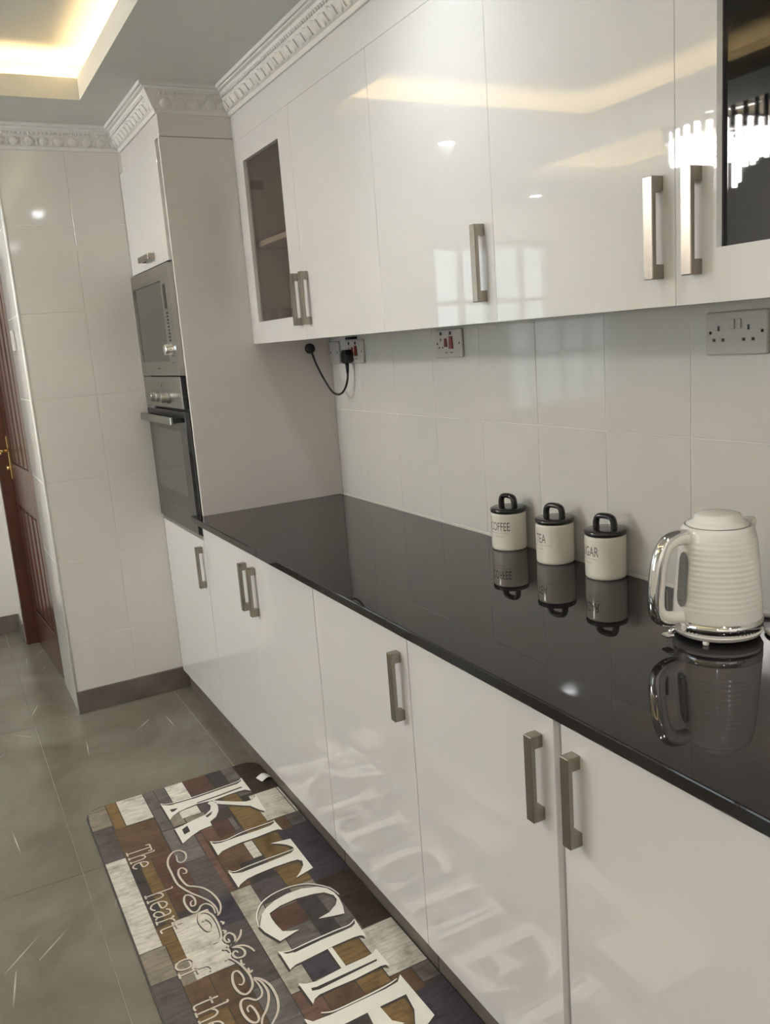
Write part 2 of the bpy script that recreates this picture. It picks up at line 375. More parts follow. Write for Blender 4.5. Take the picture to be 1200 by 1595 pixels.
for i in range(len(path)-1):
    a, b = Vector(path[i]), Vector(path[i+1]); n = nrm(path[i], path[i+1]); d = (b-a).normalized(); Ln = (b-a).length
    if i == len(path)-2: Ln = 1.75
    cnt = max(1, int(round((Ln)/.053)))
    if i in (0,): continue
    ins0 = .025 if i in (1, 3) else 0
    for k in range(cnt):
        s = (k+.5)*Ln/cnt
        if i == 3 and k == 0: pass
        base = a+d*s+n*.0265
        X = Vector((d.x, d.y, 0)); Yv = Vector((n.x*math.cos(tilt), n.y*math.cos(tilt), math.sin(tilt))); Z = X.cross(Yv)
        if Z.z > 0: Z = -Z; X = -X
        mw = Matrix((X, Yv, Z)).transposed().to_4x4(); mw.translation = (base.x, base.y, 2.3575)
        o = inst('leaf', leaf, co); o.matrix_world = mw
        base2 = a+d*(s+Ln/cnt/2)+n*.0262
        if k < cnt-1:
            mw = mw.copy(); mw.translation = (base2.x, base2.y, 2.357); o = inst('dart', dart, co); o.matrix_world = mw
    for k in range(int(Ln/.016)):
        s = (k+.5)*.016; p = a+d*s+n*.0405
        t = bmesh.new(); bmesh.ops.create_icosphere(t, subdivisions=1, radius=.0062)
        for f in t.faces: f.smooth = True
        bmh.add(t, Matrix.Translation((p.x, p.y, 2.3825)))
bo = bmh.build('bead_row', M_PLASTER, co); bo['kind'] = 'stuff'
# --- boxed-in filler between cupboards and ceiling
struct(MB().box(XW-.01, -.004, -.585, 0, 2.2545, 2.405).build('trim_3', M_BOARD))
struct(MB().box(-.004, XE, YF+.0, 0, 2.2364, 2.405).build('trim_4', M_GLOSS))
# --- downlights
def downlight(x, y, label, k=1., c=(.93, .97, 1.)):
    t = thing('downlight', label, 'light', (x, y, ZC), group=None)
    MB().lathe([(.036, -.0005), (.046, -.0005), (.047, -.005), (.044, -.008), (.037, -.006), (.036, -.0005)], seg=28).build('trim_ring', M_WFRAME, t)
    MB().lathe([(0, -.0035), (.036, -.0035), (.036, -.001), (0, -.001)], seg=24).build('lens', M_SPOT, t)
    l = bpy.data.lights.new('downlight_beam', 'SPOT'); l.energy = SPOT_POWER*4*k; l.color = c; l.spot_size = R(165); l.spot_blend = 1.; l.shadow_soft_size = .035
    o = bpy.data.objects.new('downlight_beam', l); COL.objects.link(o); o.location = (0, 0, -.02); o.parent = t
downlight(1.437, -.66, 'recessed ceiling downlight over the counter, in front of the white wall cupboards')
downlight(-.57, -1.61, 'recessed ceiling downlight past the end of the lit tray, near the brown door')
downlight(3.0, -.66, 'recessed ceiling downlight over the counter, nearest the camera')
downlight(3.95, -.66, 'added fill downlight, unseen in the ceiling corner behind the camera, over the counter end', 13., (1., .92, .87))  # added behind the camera to brighten the tall side panel
downlight(4.05, -2.45, 'added fill downlight, unseen in the ceiling behind the camera, beside the lit tray', 20., (1., .92, .87))  # unseen lamp put in as warm fill from the camera end
downlight(-1.9, -3.2, 'recessed ceiling downlight beside the far window')
# --- chandelier, seen mirrored in the cupboard doors
cx, cy = -.10, -2.95
ch = thing('chandelier', 'tiered crystal chandelier with black glass rods, mirrored in the wall cupboard doors', 'chandelier', (cx, cy, TOP))
MB().lathe([(0, 0), (.09, 0), (.09, -.02), (.02, -.03), (0, -.03)], seg=28).build('canopy', M_CHROME, ch)
MB().cyl((0, 0, -.03), (0, 0, -.40), .008, 12).build('stem', M_CHROME, ch)
for r, z in ((.25, -.05), (.215, -.18), (.15, -.22), (.07, -.31)): MB().lathe([(r, z), (r+.012, z), (r+.012, z-.014), (r, z-.014), (r, z)], seg=36).build('ring', M_CHROME, ch)
MB().box(-.25, .25, -.006, .006, -.058, -.05).box(-.006, .006, -.25, .25, -.058, -.05).build('cross_bar', M_CHROME, ch)
rod = MB().prism([(.011*math.cos(a*math.pi/3), .011*math.sin(a*math.pi/3)) for a in range(6)], -.20, 0).mesh('black_rod', M_DARKCRYS)
cry = MB().prism([(.013*math.cos(a*math.pi/3), .013*math.sin(a*math.pi/3)) for a in range(6)], -.15, 0).mesh('crystal', M_CRYSTAL)
for k in range(28): inst('black_rod', rod, ch, (.262*math.cos(k*math.pi/14), .262*math.sin(k*math.pi/14), -.045))
for r, n, z in ((.225, 24, -.19), (.16, 17, -.23), (.08, 9, -.32)):
    for k in range(n):
        a = 2*math.pi*k/n; inst('crystal', cry, ch, (r*math.cos(a), r*math.sin(a), z+random.uniform(-.012, .012)))
# --- brown door of the corridor, a little ajar
dd = struct(bpy.data.objects.new('door_1', None)); COL.objects.link(dd); dd.location = (-1.04, -1.068, 0); dd.rotation_euler = (0, 0, R(180+3.2))
DW = .74
leafd = MB().box(0, DW, -.04, -.008, .012, 2.04, .002)
leafd.box(0, .11, -.008, 0, .012, 2.04, .002).box(DW-.11, DW, -.008, 0, .012, 2.04, .002).box(.11, DW-.11, -.008, 0, .012, .22, .002).box(.11, DW-.11, -.008, 0, .80, 1.02, .002).box(.11, DW-.11, -.008, 0, 1.90, 2.04, .002)
# local +y faces into the wall after the half turn, so mirror the panel work to the room side
for vv in leafd.bm.verts: vv.co.y = vv.co.y
bmesh.ops.reverse_faces(leafd.bm, faces=[])
dl = leafd.build('door_leaf', M_DOOR, dd)
fm = MB().prism([(-.045, 0), (.045, 0), (.034, .007), (-.034, .007)], 0, .54).mesh('flute', M_DOOR)
fm2 = MB().prism([(-.045, 0), (.045, 0), (.034, .007), (-.034, .007)], 0, .86).mesh('flute', M_DOOR)
for k in range(4):
    inst('flute', fm, dd, (.18+k*.125, -.008, .24)); inst('flute', fm2, dd, (.18+k*.125, -.008, 1.03))
MB().box(DW-.075, DW-.035, -.001, .006, .93, 1.16, .004).cyl((DW-.055, .004, 1.08), (DW-.055, .052, 1.08), .009, 14).tube([(DW-.055, .05, 1.08), (DW-.09, .053, 1.083), (DW-.17, .05, 1.078)], [.009, .0095, .008], 12).cyl((DW-.055, .004, .99), (DW-.055, .02, .99), .012, 14).build('door_handle', M_GOLD, dd)
struct(MB().box(-1.86, -1.79, -1.165, -1.03, 0, 2.06, .004).box(-1.075, -1.037, -1.062, -.98, 0, 2.06, .004).box(-1.79, -1.075, -1.062, -.98, 2.0455, 2.06).build('trim_5', M_DOOR))

# ================================================================ CUPBOARDS
YD = -.60                                   # base door faces
def handle(parent, x, z0, z1, yf, horizontal=False, name='handle'):
    """square bow handle: grip and two feet; x is its centre (or z0 the height when lying)"""
    h = .0105; b = MB()
    if not horizontal:
        b.box(x-h, x+h, yf-.0265, yf-.0165, z0, z1, .0012).box(x-h, x+h, yf-.0185, yf, z0, z0+.024, .0008).box(x-h, x+h, yf-.0185, yf, z1-.024, z1, .0008)
    else:
        b.box(x-.082, x+.082, yf-.0265, yf-.0165, z0-h, z0+h, .0012).box(x-.082, x-.058, yf-.0185, yf, z0-h, z0+h, .0008).box(x+.058, x+.082, yf-.0185, yf, z0-h, z0+h, .0008)
    return b.build(name, M_NICKEL, parent)
def door(parent, x0, x1, z0, z1, yf, hx=None, hz=None, th=.018, gl=.0004, gr=.0004):
    d = MB().box(x0+gl, x1-gr, yf, yf+th, z0, z1, .0009, 2).build('door', M_GLOSS, parent)
    if hx is not None: handle(d, hx, hz[0], hz[1], yf)
    return d
ZB, ZT = .0871, .862
def base_unit(label, x0, x1, doors, end=False):
    t = thing('base_cabinet', label, 'cabinet', (x0, 0, 0), group=None)
    if end: MB().box(.0005, .0175, -.586, YD+.019, ZB, .873).build('end_panel', M_BOARD, t)
    MB().box(.001, x1-x0-.001, YD+.020, -.012, ZB+.004, .874).build('carcass', M_BOARD, t)
    MB().box(.001, x1-x0-.001, -.5765, -.5605, .0, ZB+.003).build('plinth', M_SKIRT, t)
    for a, b, hx, gl, gr in doors: door(t, a-x0, b-x0, ZB, ZT, YD, None if hx is None else hx-x0, (.652, .8155), gl=gl, gr=gr)
    return t
base_unit('white gloss base cupboard with paired handles, next to the tall oven unit', .003, 1.0435, [(.003, .5215, .4795, .0005, .0002), (.5215, 1.0435, .5625, .0002, .0011)])
base_unit('white gloss single-door base cupboard, second along from the tall oven unit', 1.0455, 1.563, [(1.0455, 1.563, 1.5225, .0004, .0006)])
base_unit('white gloss single-door base cupboard below the sugar canister, handle at its right', 1.565, 2.064, [(1.565, 2.064, 2.0235, .0002, .0)])
base_unit('white gloss base cupboard below the kettle, handle at its left edge', 2.0655, 3.10, [(2.085, 2.60, 2.1205, .0, .001), (2.602, 3.09, 3.05, 0., 0.)], True)
# --- worktop, one continuous slab with its tongue in front of the oven side
wt = MB().prism([(.0015, -.013), (.0015, -.592), (-.04, -.612), (-.04, -.63), (3.12, -.63), (3.12, -.013)], .8755, .9, bev=.003)
wt = tag(wt.build('worktop', M_GRANITE), 'polished black granite worktop running along the base cupboards', 'worktop')
# --- wall cupboards
ZU, ZUT = 1.5224, 2.2360
def wall_unit(label, x0, x1, parts, inner=()):
    t = thing('wall_cabinet', label, 'cabinet', (x0, 0, 0))
    yb = YF+.0195; p = .016; W_ = x1-x0
    c = MB().box(.001, p, yb, -.012, ZU+.003, ZUT).box(W_-p, W_-.001, yb, -.012, ZU+.003, ZUT).box(p, W_-p, yb, -.012, ZU+.003, ZU+.019).box(p, W_-p, yb, -.012, ZUT-.016, ZUT).box(p, W_-p, -.020, -.012, ZU+.019, ZUT-.016)
    c.build('carcass', M_BOARD, t)
    for kind, a, b, hx in parts:
        a -= x0; b -= x0
        if kind == 'solid': door(t, a, b, ZU, ZUT, YF, None if hx is None else hx-x0, (1.5685, 1.7335), gl=.0002, gr=.0002)
        else:
            gx0, gx1, gz0, gz1, gm = kind
            gx0 -= x0; gx1 -= x0; d = MB()
            for q in ((a+.0004, gx0, ZU, ZUT), (gx1, b-.0004, ZU, ZUT), (gx0, gx1, ZU, gz0), (gx0, gx1, gz1, ZUT)): d.box(q[0], q[1], YF, YF+.018, q[2], q[3])
            o = d.build('door', M_GLOSS, t)
            MB().box(gx0-.004, gx1+.004, YF+.0122, YF+.0162, gz0-.004, gz1+.004).build('glass_pane', gm, o)
            if hx is not None: handle(o, hx-x0, 1.5685, 1.7335, YF)
    return t
u1 = wall_unit('white wall cupboard with a smoked glass left door, beside the tall oven unit', .001, 1.048, [((.082, .421, 1.600, 2.1605, M_GLASS_DOOR), .001, .5195, .4835), ('solid', .5195, 1.048, .5555)])
MB().box(.02, 1.025, -.285, -.022, 1.868, 1.886).build('shelf', M_BOARD, u1)
MB().box(.017, .04, -.285, -.235, 2.075, 2.105).box(.017, .075, -.30, -.286, 2.08, 2.10).build('hinge', M_STEEL, u1)
wall_unit('plain white gloss wall cupboard in the middle, handle at its right', 1.0490, 1.5700, [('solid', 1.0490, 1.5700, 1.5275)])
wall_unit('plain white gloss wall cupboard left of the dark glass door, handle at its right', 1.5702, 2.0768, [('solid', 1.5702, 2.0768, 2.0415)])
u5 = wall_unit('white wall cupboard with the dark glass door at the right edge', 2.0775, 3.10, [((2.160, 2.51, 1.606, 2.16, M_GLASS_DARK), 2.0775, 2.59, 2.1225), ((2.67, 3.02, 1.606, 2.16, M_GLASS_DARK), 2.592, 3.10, 3.06)])
MB().box(.02, 1.0, -.285, -.022, 1.868, 1.886).build('shelf', M_BOARD, u5)
# crockery behind the smoked glass
pl_ = MB().lathe([(0, 0), (.095, 0), (.152, .012), (.165, .018), (.162, .021), (.095, .005), (0, .004)], seg=44, mat=Matrix.Translation((.412, -.225, 1.8865+.1640)) @ Matrix.Rotation(R(80), 4, 'X'))
tag(pl_.build('plate', M_CUP), 'dark round plate standing on the shelf behind the smoked glass door', 'plate')
cupm = MB().lathe([(0, 0), (.026, 0), (.029, .012), (.036, .094), (.033, .094), (.026, .012), (0, .008)], seg=24).mesh('cup', M_CUP)
for k, (x, y) in enumerate(((.062, -.262), (.140, -.262), (.218, -.262))):
    o = inst('cup', cupm, None, (x, y, ZU+.0192))
    tag(o, ('leftmost', 'middle', 'rightmost')[k]+' of the three dark cups on the cupboard floor behind the smoked glass', 'cup', 'cups behind the smoked glass')
# --- tall oven housing
ta = thing('tall_cabinet', 'tall white cabinet housing the microwave and oven', 'cabinet', (0, 0, 0))
MB().box(-.016, .0, -.5895, -.001, ZB, 2.2519, .0008).build('side_panel', M_BOARD, ta)
MB().box(XW+.001, XW+.017, -.580, -.001, ZB, 2.2519).build('side_panel', M_BOARD, ta)
MB().box(XW+.018, -.017, -.575, -.001, ZB, .805).box(XW+.018, -.017, -.02, -.001, .805, 2.2519).box(XW+.018, -.017, -.575, -.022, 1.838, 1.845).box(XW+.018, -.017, -.575, -.022, 2.236, 2.2519).build('carcass', M_BOARD, ta)
MB().box(XW+.011, .0, -.5765, -.022, .0, ZB-.001).build('plinth', M_SKIRT, ta)
dt = MB().box(XW+.003, -.019, YD, YD+.018, 1.8395, 2.243, .0009, 2).build('door', M_GLOSS, ta); handle(dt, -.295, 1.876, 0, YD, True)
db = MB().box(XW+.001, .0005, YD, YD+.018, ZB, .8035, .0009, 2).build('door', M_GLOSS, ta); handle(db, -.040, .612, .775, YD)
MB().box(XW+.002, .0, -.598, -.577, .806, .8195, .001).build('shelf_edge', M_STEEL, ta)
# --- built-in microwave
mw = thing('microwave', 'built-in stainless steel microwave above the oven', 'microwave', (-.3175, -.576, 1.4275))
X0, X1 = -.3, .297
MB().box(-.285, .285, .002, .42, .012, .39).build('housing', M_BLACK, mw)
fr = MB(); wx0, wx1, wz0, wz1 = -.284, .175, .055, .352; yf = -.034
fr.box(X0, wx0, yf, .0, .001, .405).box(wx1, X1, yf, .0, .001, .405).box(wx0, wx1, yf, .0, .001, wz0).box(wx0, wx1, yf, .0, wz1, .405)
fr.build('frame', M_STEEL, mw)
MB().box(wx0, wx1, yf+.006, .0, wz0, wz1).build('window', M_MWIN, mw)
MB().box(.202, .234, yf-.0012, yf, .247, .335).build('display', M_BLACK, mw)
bt = MB().box(-.010, .010, -.0022, 0, -.0035, .0035, .0008).mesh('button', M_BLACK)
for k in range(9): inst('button', bt, mw, (.226, yf, .235-.0125*k-.004))
MB().lathe([(0, .028), (.018, .028), (.0205, .025), (.0205, .006), (.025, .004), (.025, 0)], seg=32, mat=Matrix.Translation((.232, yf, .098)) @ Matrix.Rotation(R(90), 4, 'X')).build('dial', M_CHROME, mw)
MB().box(.215, .249, yf-.001, yf, .072, .0745).box(.215, .249, yf-.001, yf, .048, .0505).build('button_rim', M_BLACK, mw)
MB().box(-.022, .022, yf-.0006, yf, .026, .031).build('maker_mark', M_BLACK, mw)
# --- oven
ov = thing('oven', 'built-in oven with three knobs and black glass door', 'oven', (-.3155, -.576, .8215))
MB().box(-.285, .285, .002, .52, .01, .59).build('housing', M_BLACK, ov)
cpn = MB().box(-.2955, .2915, -.034, -.0305, .483, .602, .0008).build('control_panel', M_STEEL, ov)
MB().box(-.2945, .2912, -.0305, 0, .484, .601).build('panel_back', M_BLACK, cpn)
od = MB().box(-.2955, .2915, -.033, 0, .004, .4715, .001).build('door', M_BGLASS, ov)
MB().box(-.235, .215, -.0334, -.0328, .14, .395).build('window', M_OWIN, od)
MB().box(-.2955, .2915, -.0336, -.033, .448, .4705).build('top_rail', M_BLACK, od)
MB().box(-.245, .245, -.078, -.066, .425, .455, .003).build('handle', M_STEEL, od)
for sx in (-.235, .215): MB().box(sx, sx+.02, -.068, -.033, .430, .450).build('handle_bracket', M_BLACK, od)
MB().box(-.03, .012, -.0338, -.033, .072, .078).build('maker_mark', M_STEEL, od)
kn = MB().lathe([(0, .031), (.0165, .031), (.0185, .029), (.0195, .008), (.024, .006), (.0245, 0)], seg=30).mesh('knob', M_STEEL)
for x in (-.085, .0, .085): inst('knob', kn, ov, (x, -.034, .523), (R(90), 0, 0))
MB().box(-.004, .004, -.0345, -.034, .562, .572).build('indicator', M_BLACK, ov)

# ================================================================ SOCKETS
def hole(parent, x, z, w_, h_, mat=None, name='pin_hole', d=.0004): return MB().box(x-w_/2, x+w_/2, -.0092-d, -.0085, z-h_/2, z+h_/2).build(name, mat or M_BLACK, parent)
def rocker(parent, x, z, w0, w1, h_, mat):
    return MB().prism([(-w1/2, -h_/2), (w1/2, -h_/2), (w0/2, h_/2), (-w0/2, h_/2)], 0, .004, Matrix.Translation((x, -.009, z)) @ Matrix.Rotation(R(90), 4, 'X')).build('rocker_switch', mat, parent)
def plate(parent, w_): return MB().box(-w_/2, w_/2, -.009, 0, -.043, .043, .003, 2).build('face_plate', M_PLATE, parent)
s1 = thing('blank_plate', 'white blank wiring plate in the corner under the wall cupboard', 'socket', (.0445, -.0005, 1.467)); plate(s1, .084)
for x in (-.03, .03): MB().lathe([(0, .0015), (.003, .001), (.0034, 0)], seg=12, mat=Matrix.Translation((x, -.009, 0)) @ Matrix.Rotation(R(90), 4, 'X')).build('screw', M_BLACK, s1)
def cooker(x, label, z=1.467):
    t = thing('cooker_switch', label, 'socket', (x, -.0005, z)); plate(t, .146)
    hole(t, -.040, .031, .012, .010, name='neon_window'); hole(t, .014, .031, .012, .010, name='neon_window')
    hole(t, -.042, .012, .004, .009); hole(t, -.052, -.012, .006, .005); hole(t, -.032, -.012, .006, .005)
    rocker(t, -.012, .003, .008, .014, .026, M_RED); rocker(t, .018, .003, .013, .022, .038, M_RED)
    for xx, w_ in ((-.012, .016), (.018, .018)): hole(t, xx, -.027, w_, .003, M_INK, 'printed_mark', .0001)
    for xx in (-.062, .062): MB().lathe([(0, .0015), (.003, .001), (.0034, 0)], seg=12, mat=Matrix.Translation((xx, -.009, 0)) @ Matrix.Rotation(R(90), 4, 'X')).build('screw', M_BLACK, t)
    return t
c1 = cooker(.2215, 'white cooker switch plate with red rockers and the black plug in it')
cooker(.8775, 'white cooker switch plate with red rockers, alone on the tiles', 1.4765)
tag(MB().box(.196, .240, -.030, -.0005, 1.5125, 1.5215, .002).build('cable_clip', M_BLACK), 'black clip above the plugged cooker switch under the cupboard', 'clip')
ds = thing('double_socket', 'white double power socket above the kettle', 'socket', (1.9395, -.0005, 1.4645)); plate(ds, .146)
for sx in (-1, 1):
    x = sx*.036-.0015
    hole(ds, x-.004, .010, .005, .010); hole(ds, x-.015, -.013, .007, .006); hole(ds, x+.007, -.013, .007, .006)
    MB().box(sx*.0075-.006, sx*.0075+.006, -.0125, -.0085, .008, .028, .0012).build('rocker_switch', M_PLATE, ds)
for xx in (-.062, .062): MB().lathe([(0, .0015), (.003, .001), (.0034, 0)], seg=12, mat=Matrix.Translation((xx, -.009, .002)) @ Matrix.Rotation(R(90), 4, 'X')).build('screw', M_BLACK, ds)
lsw = thing('light_switch', 'white light switch on the narrow tiled return beside the brown door', 'switch', (-.88, YR-.0005, 1.615))
MB().box(-.043, .043, -.009, 0, -.043, .043, .003, 2).build('face_plate', M_PLATE, lsw); MB().box(-.008, .008, -.013, -.0085, -.014, .014, .0015).build('rocker_switch', M_PLATE, lsw)
# --- oven lead: plug, cable, grommet in the side panel
pg = thing('plug_lead', 'black plug with a drooping cable running into the cabinet side', 'cable', (.190, -.0096, 1.452))
MB().prism([(-.022, -.022), (-.012, -.027), (.012, -.027), (.022, -.022), (.025, .004), (.016, .024), (-.016, .024), (-.025, .004)], 0, .030, Matrix.Rotation(R(90), 4, 'X'), bev=.003).build('plug', M_BLACK, pg)
MB().tube([(0, -.018, -.022), (.001, -.018, -.045), (.001, -.018, -.062)], [.0085, .0065, .005], 12).build('strain_relief', M_BLACK, pg)
pts = [(0.001, -.018, -.055), (-.001, -.020, -.085), (-.012, -.027, -.118), (-.032, -.036, -.138), (-.058, -.045, -.141), (-.085, -.054, -.125), (-.118, -.066, -.080), (-.150, -.077, -.025), (-.172, -.082, .020), (-.188, -.083, .036)]
MB().tube(smooth_line(pts, 6), .0042, 10).build('cable', M_RUBBER, pg)
MB().lathe([(0, .016), (.014, .016), (.019, .011), (.020, 0)], seg=26, mat=Matrix.Translation((-.1895, -.0834, .038)) @ Matrix.Rotation(R(90), 4, 'Y')).build('grommet', M_BLACK, pg)

# ================================================================ CANISTERS
bodyp = [(0, 0), (.046, 0), (.0485, .0015), (.0498, .006), (.05, .012), (.05, .098), (.0494, .103), (.0475, .1045), (0, .1045)]
body_me = MB().lathe(bodyp, seg=56).mesh('body', M_CERAM)
lid_me = MB().lathe([(0, .1046), (.047, .1046), (.0495, .1062), (.0508, .111), (.0500, .1160), (.046, .1178), (.02, .1182), (0, .1183)], seg=56).mesh('lid', M_CLID)
lp = smooth_line([(-.0245, 0, .115), (-.0252, 0, .130), (-.021, 0, .1435), (-.010, 0, .1485), (.010, 0, .1485), (.021, 0, .1435), (.0252, 0, .130), (.0245, 0, .115)], 5)
loop_me = MB().tube(lp, .0072, 14, 1.35, up=(0, 1, 0)).mesh('lid_loop', M_CLID)
def wrap(me, az, zoff, parent, name, mat, r=.0503):
    for v in me.vertices:
        a = az+v.co.x/r; v.co = (r*math.cos(a), r*math.sin(a), v.co.y+zoff)
    me.materials.clear(); me.materials.append(mat)
    return inst(name, me, parent)
def ribbon(bm, pts, w_, z):
    """flat stroke of width w_ (number or per point) in the xy plane at height z"""
    n = len(pts); prev = None
    for i, p in enumerate(pts):
        d = Vector(pts[min(i+1, n-1)][:2])-Vector(pts[max(i-1, 0)][:2]); d = d.normalized() if d.length > 1e-9 else Vector((1, 0))
        q = Vector((-d.y, d.x))*((w_[i] if isinstance(w_, (list, tuple)) else w_)/2)
        cur = (bm.verts.new((p[0]+q.x, p[1]+q.y, z)), bm.verts.new((p[0]-q.x, p[1]-q.y, z)))
        if prev: bm.faces.new((prev[0], prev[1], cur[1], cur[0]))
        prev = cur
for word, (x, y), az, xs, turn, lab in (('COFFEE', (1.208, -.0525), R(-71), .56, 9, 'white ceramic coffee canister with black lid, furthest from the kettle'), ('TEA', (1.411, -.0535), R(-87), .56, 14, 'white ceramic tea canister with black lid, between coffee and sugar'), ('SUGAR', (1.601, -.0535), R(-98), .58, 14, 'white ceramic sugar canister with black lid, nearest the kettle')):
    t = thing('canister', lab, 'canister', (x, y, .9), 0, 'lettered storage canisters on the worktop')
    inst('body', body_me, t); ld = inst('lid', lid_me, t); inst('loop', loop_me, ld, (0, 0, 0), (0, 0, R(turn)))
    wrap(text_mesh(word, .0345, xs), az, .058, t, 'lettering', M_INK)
    r_ = MB(); ln = [(i*.002, 0) for i in range(-15, 16)]; ribbon(r_.bm, ln, .0006, 0)
    k = 9 if word != 'TEA' else 7
    sc = [(i*.0007-.0007*k*2, -.0095+.0014*math.sin(i*1.9)+.0012*math.sin(i*.7)) for i in range(k*4)]; ribbon(r_.bm, sc, .0005, 0)
    wrap(r_.mesh('underline', M_INK), az, .0515, t, 'flourish', M_INK)

# ================================================================ KETTLE
kt = thing('kettle', 'white ribbed electric kettle with chrome handle on the worktop', 'kettle', (2.035, -.170, .9), R(-101))
# local +x points along the handle
prof = [(0, .038), (.0795, .038), (.0810, .041)]
for k in range(0, 121):
    u = k/120; z = .042+.168*u; r = .0815-.0125*u**1.25-.0035*max(0, (u-.8)/.2)**2
    r += .00017*math.sin(u*math.pi*2*17)*(1 if .12 < u < .93 else 0)
    prof.append((r, z))
prof += [(.0640, .2135), (.0610, .2165), (.057, .2170), (0, .2170)]
kb = MB().lathe(prof, seg=72)
for v in kb.bm.verts:      # pouring lip on the far side of the handle
    if v.co.z > .165 and v.co.x < -.02:
        f = max(0, 1-abs(math.atan2(v.co.y, -v.co.x))/.42)*min(1, (v.co.z-.165)/.045)
        v.co.x -= .021*f*f*(3-2*f); v.co.z += .005*f
kb.build('body', M_KETTLE, kt)
MB().lathe([(.0575, .2165), (.0560, .2210), (.0480, .2240), (.0440, .2275), (.0425, .2330), (.0405, .2365), (.036, .2378), (.026, .2384), (0, .2388)], seg=60).build('lid', M_KETTLE, kt)
MB().lathe([(.0585, .2168), (.0600, .2178), (.0588, .2182), (.0575, .2172)], seg=60).build('lid_seam', M_GAUGE, kt)
MB().lathe([(0, .006), (.074, .006), (.0795, .009), (.0825, .0150), (.0828, .0155), (.0815, .0170), (.0805, .0172)], seg=64).build('power_base', M_KETTLE, kt)
MB().lathe([(.0805, .0165), (.0815, .0175), (.0818, .0205), (.0805, .0210)], seg=64).build('lower_collar', M_KETTLE, kt)
MB().lathe([(.0795, .0200), (.0826, .0205), (.0826, .0405), (.0795, .0410)], seg=64).build('chrome_band', M_CHROME, kt)
ft = MB().lathe([(0, 0), (.0055, 0), (.006, .002), (.006, .0075), (0, .0075)], seg=16).mesh('foot', M_KETTLE)
for a in (36, 156, 276): inst('foot', ft, kt, (.072*math.cos(R(a)), .072*math.sin(R(a)), 0))
# handle: white inner bow with a chrome back
hp = smooth_line([(.060, 0, .196), (.085, 0, .199), (.108, 0, .190), (.122, 0, .165), (.129, 0, .125), (.132, 0, .085), (.128, 0, .062), (.112, 0, .050), (.078, 0, .046)], 6)
MB().tube(hp, [.0125]*len(hp), 16, .9, up=(0, 1, 0)).build('handle', M_KETTLE, kt)
hc = smooth_line([(.066, 0, .2085), (.088, 0, .2095), (.114, 0, .1995), (.1305, 0, .170), (.138, 0, .128), (.141, 0, .083), (.136, 0, .055), (.116, 0, .0405), (.086, 0, .0375)], 6)
MB().tube(hc, [.006+.005*math.sin(math.pi*min(1, i/(len(hc)-1)*1.02)) for i in range(len(hc))], 18, 1.25, up=(0, 1, 0)).build('handle_chrome', M_CHROME, kt)
# water gauge strip on the body under the handle, with its ticks
def on_body(z): u = max(0, min(1, (z-.042)/.168)); return .0815-.0125*u**1.25
gm = MB(); prev = None
for k in range(25):
    z = .066+.107*k/24; e = min(k, 24-k)/24; wd_ = .0135*math.sqrt(max(0, 1-(1-min(1, e*5))**2))+.0002; cur = [gm.bm.verts.new(((on_body(z)+.0022)*math.cos(a), (on_body(z)+.0022)*math.sin(a), z)) for a in (-wd_/.078, -wd_/.16, 0, wd_/.16, wd_/.078)]
    if prev:
        for q in range(4): gm.bm.faces.new((prev[q], prev[q+1], cur[q+1], cur[q]))
    prev = cur
gg = gm.build('water_gauge', M_GAUGE, kt)
tk = MB()
for k in range(6):
    z = .080+.0145*k; r = on_body(z)+.003; tk.box(r-.0006, r+.0003, -.004, .003-.002*(k % 2), z-.0006, z+.0006)
tk.build('gauge_ticks', M_BLACK, gg)
MB().box(.1150, .1185, -.0075, .0075, .066, .104, .001).build('switch_panel', M_GAUGE, kt)
MB().box(.078, .088, -.012, .012, .020, .036, .002).build('switch_housing', M_KETTLE, kt)
MB().tube([(.086, 0, .027), (.100, 0, .024), (.108, 0, .020)], [.004, .0045, .004], 10).box(.102, .120, -.010, .010, .012, .018, .0025).build('switch_lever', M_CHROME, kt)
br = MB()
for k, a in enumerate((0, 1, 2, 3)):
    an = R(78+a*4.2); rr = .0824
    t_ = bmesh.new(); bmesh.ops.create_cube(t_, size=1); bmesh.ops.scale(t_, vec=(.0006, .0034 if k else .0044, .0048 if k % 2 == 0 else .0026), verts=t_.verts)
    br.add(t_, Matrix.Translation((rr*math.cos(an), rr*math.sin(an), .0305)) @ Matrix.Rotation(an, 4, 'Z'))
br.build('embossed_mark', M_STEEL, kt)
cb = [(2.091, -.100, .9046), (2.112, -.114, .9046), (2.16, -.128, .9046), (2.26, -.12, .9046), (2.34, -.10, .9046), (2.45, -.06, .9046), (2.60, -.045, .9046), (2.80, -.05, .9046), (3.00, -.04, .9046), (3.10, -.03, .9046)]
kt_l = tag(MB().tube(smooth_line(cb, 6), .0042, 10).build('kettle_lead', M_CABLEW), 'white power lead running off behind the kettle', 'cable')
cb2 = [(1.975, -.060, .9046), (2.00, -.048, .9046), (2.027, -.036, .9046), (2.06, -.022, .9046), (2.12, -.012, .9046), (2.25, -.014, .9046), (2.5, -.013, .9046), (2.8, -.015, .9046), (3.10, -.014, .9046)]
tag(MB().tube(smooth_line(cb2, 6), .0042, 10).build('appliance_lead', M_CABLEW), 'second white lead lying by the splashback behind the kettle', 'cable')

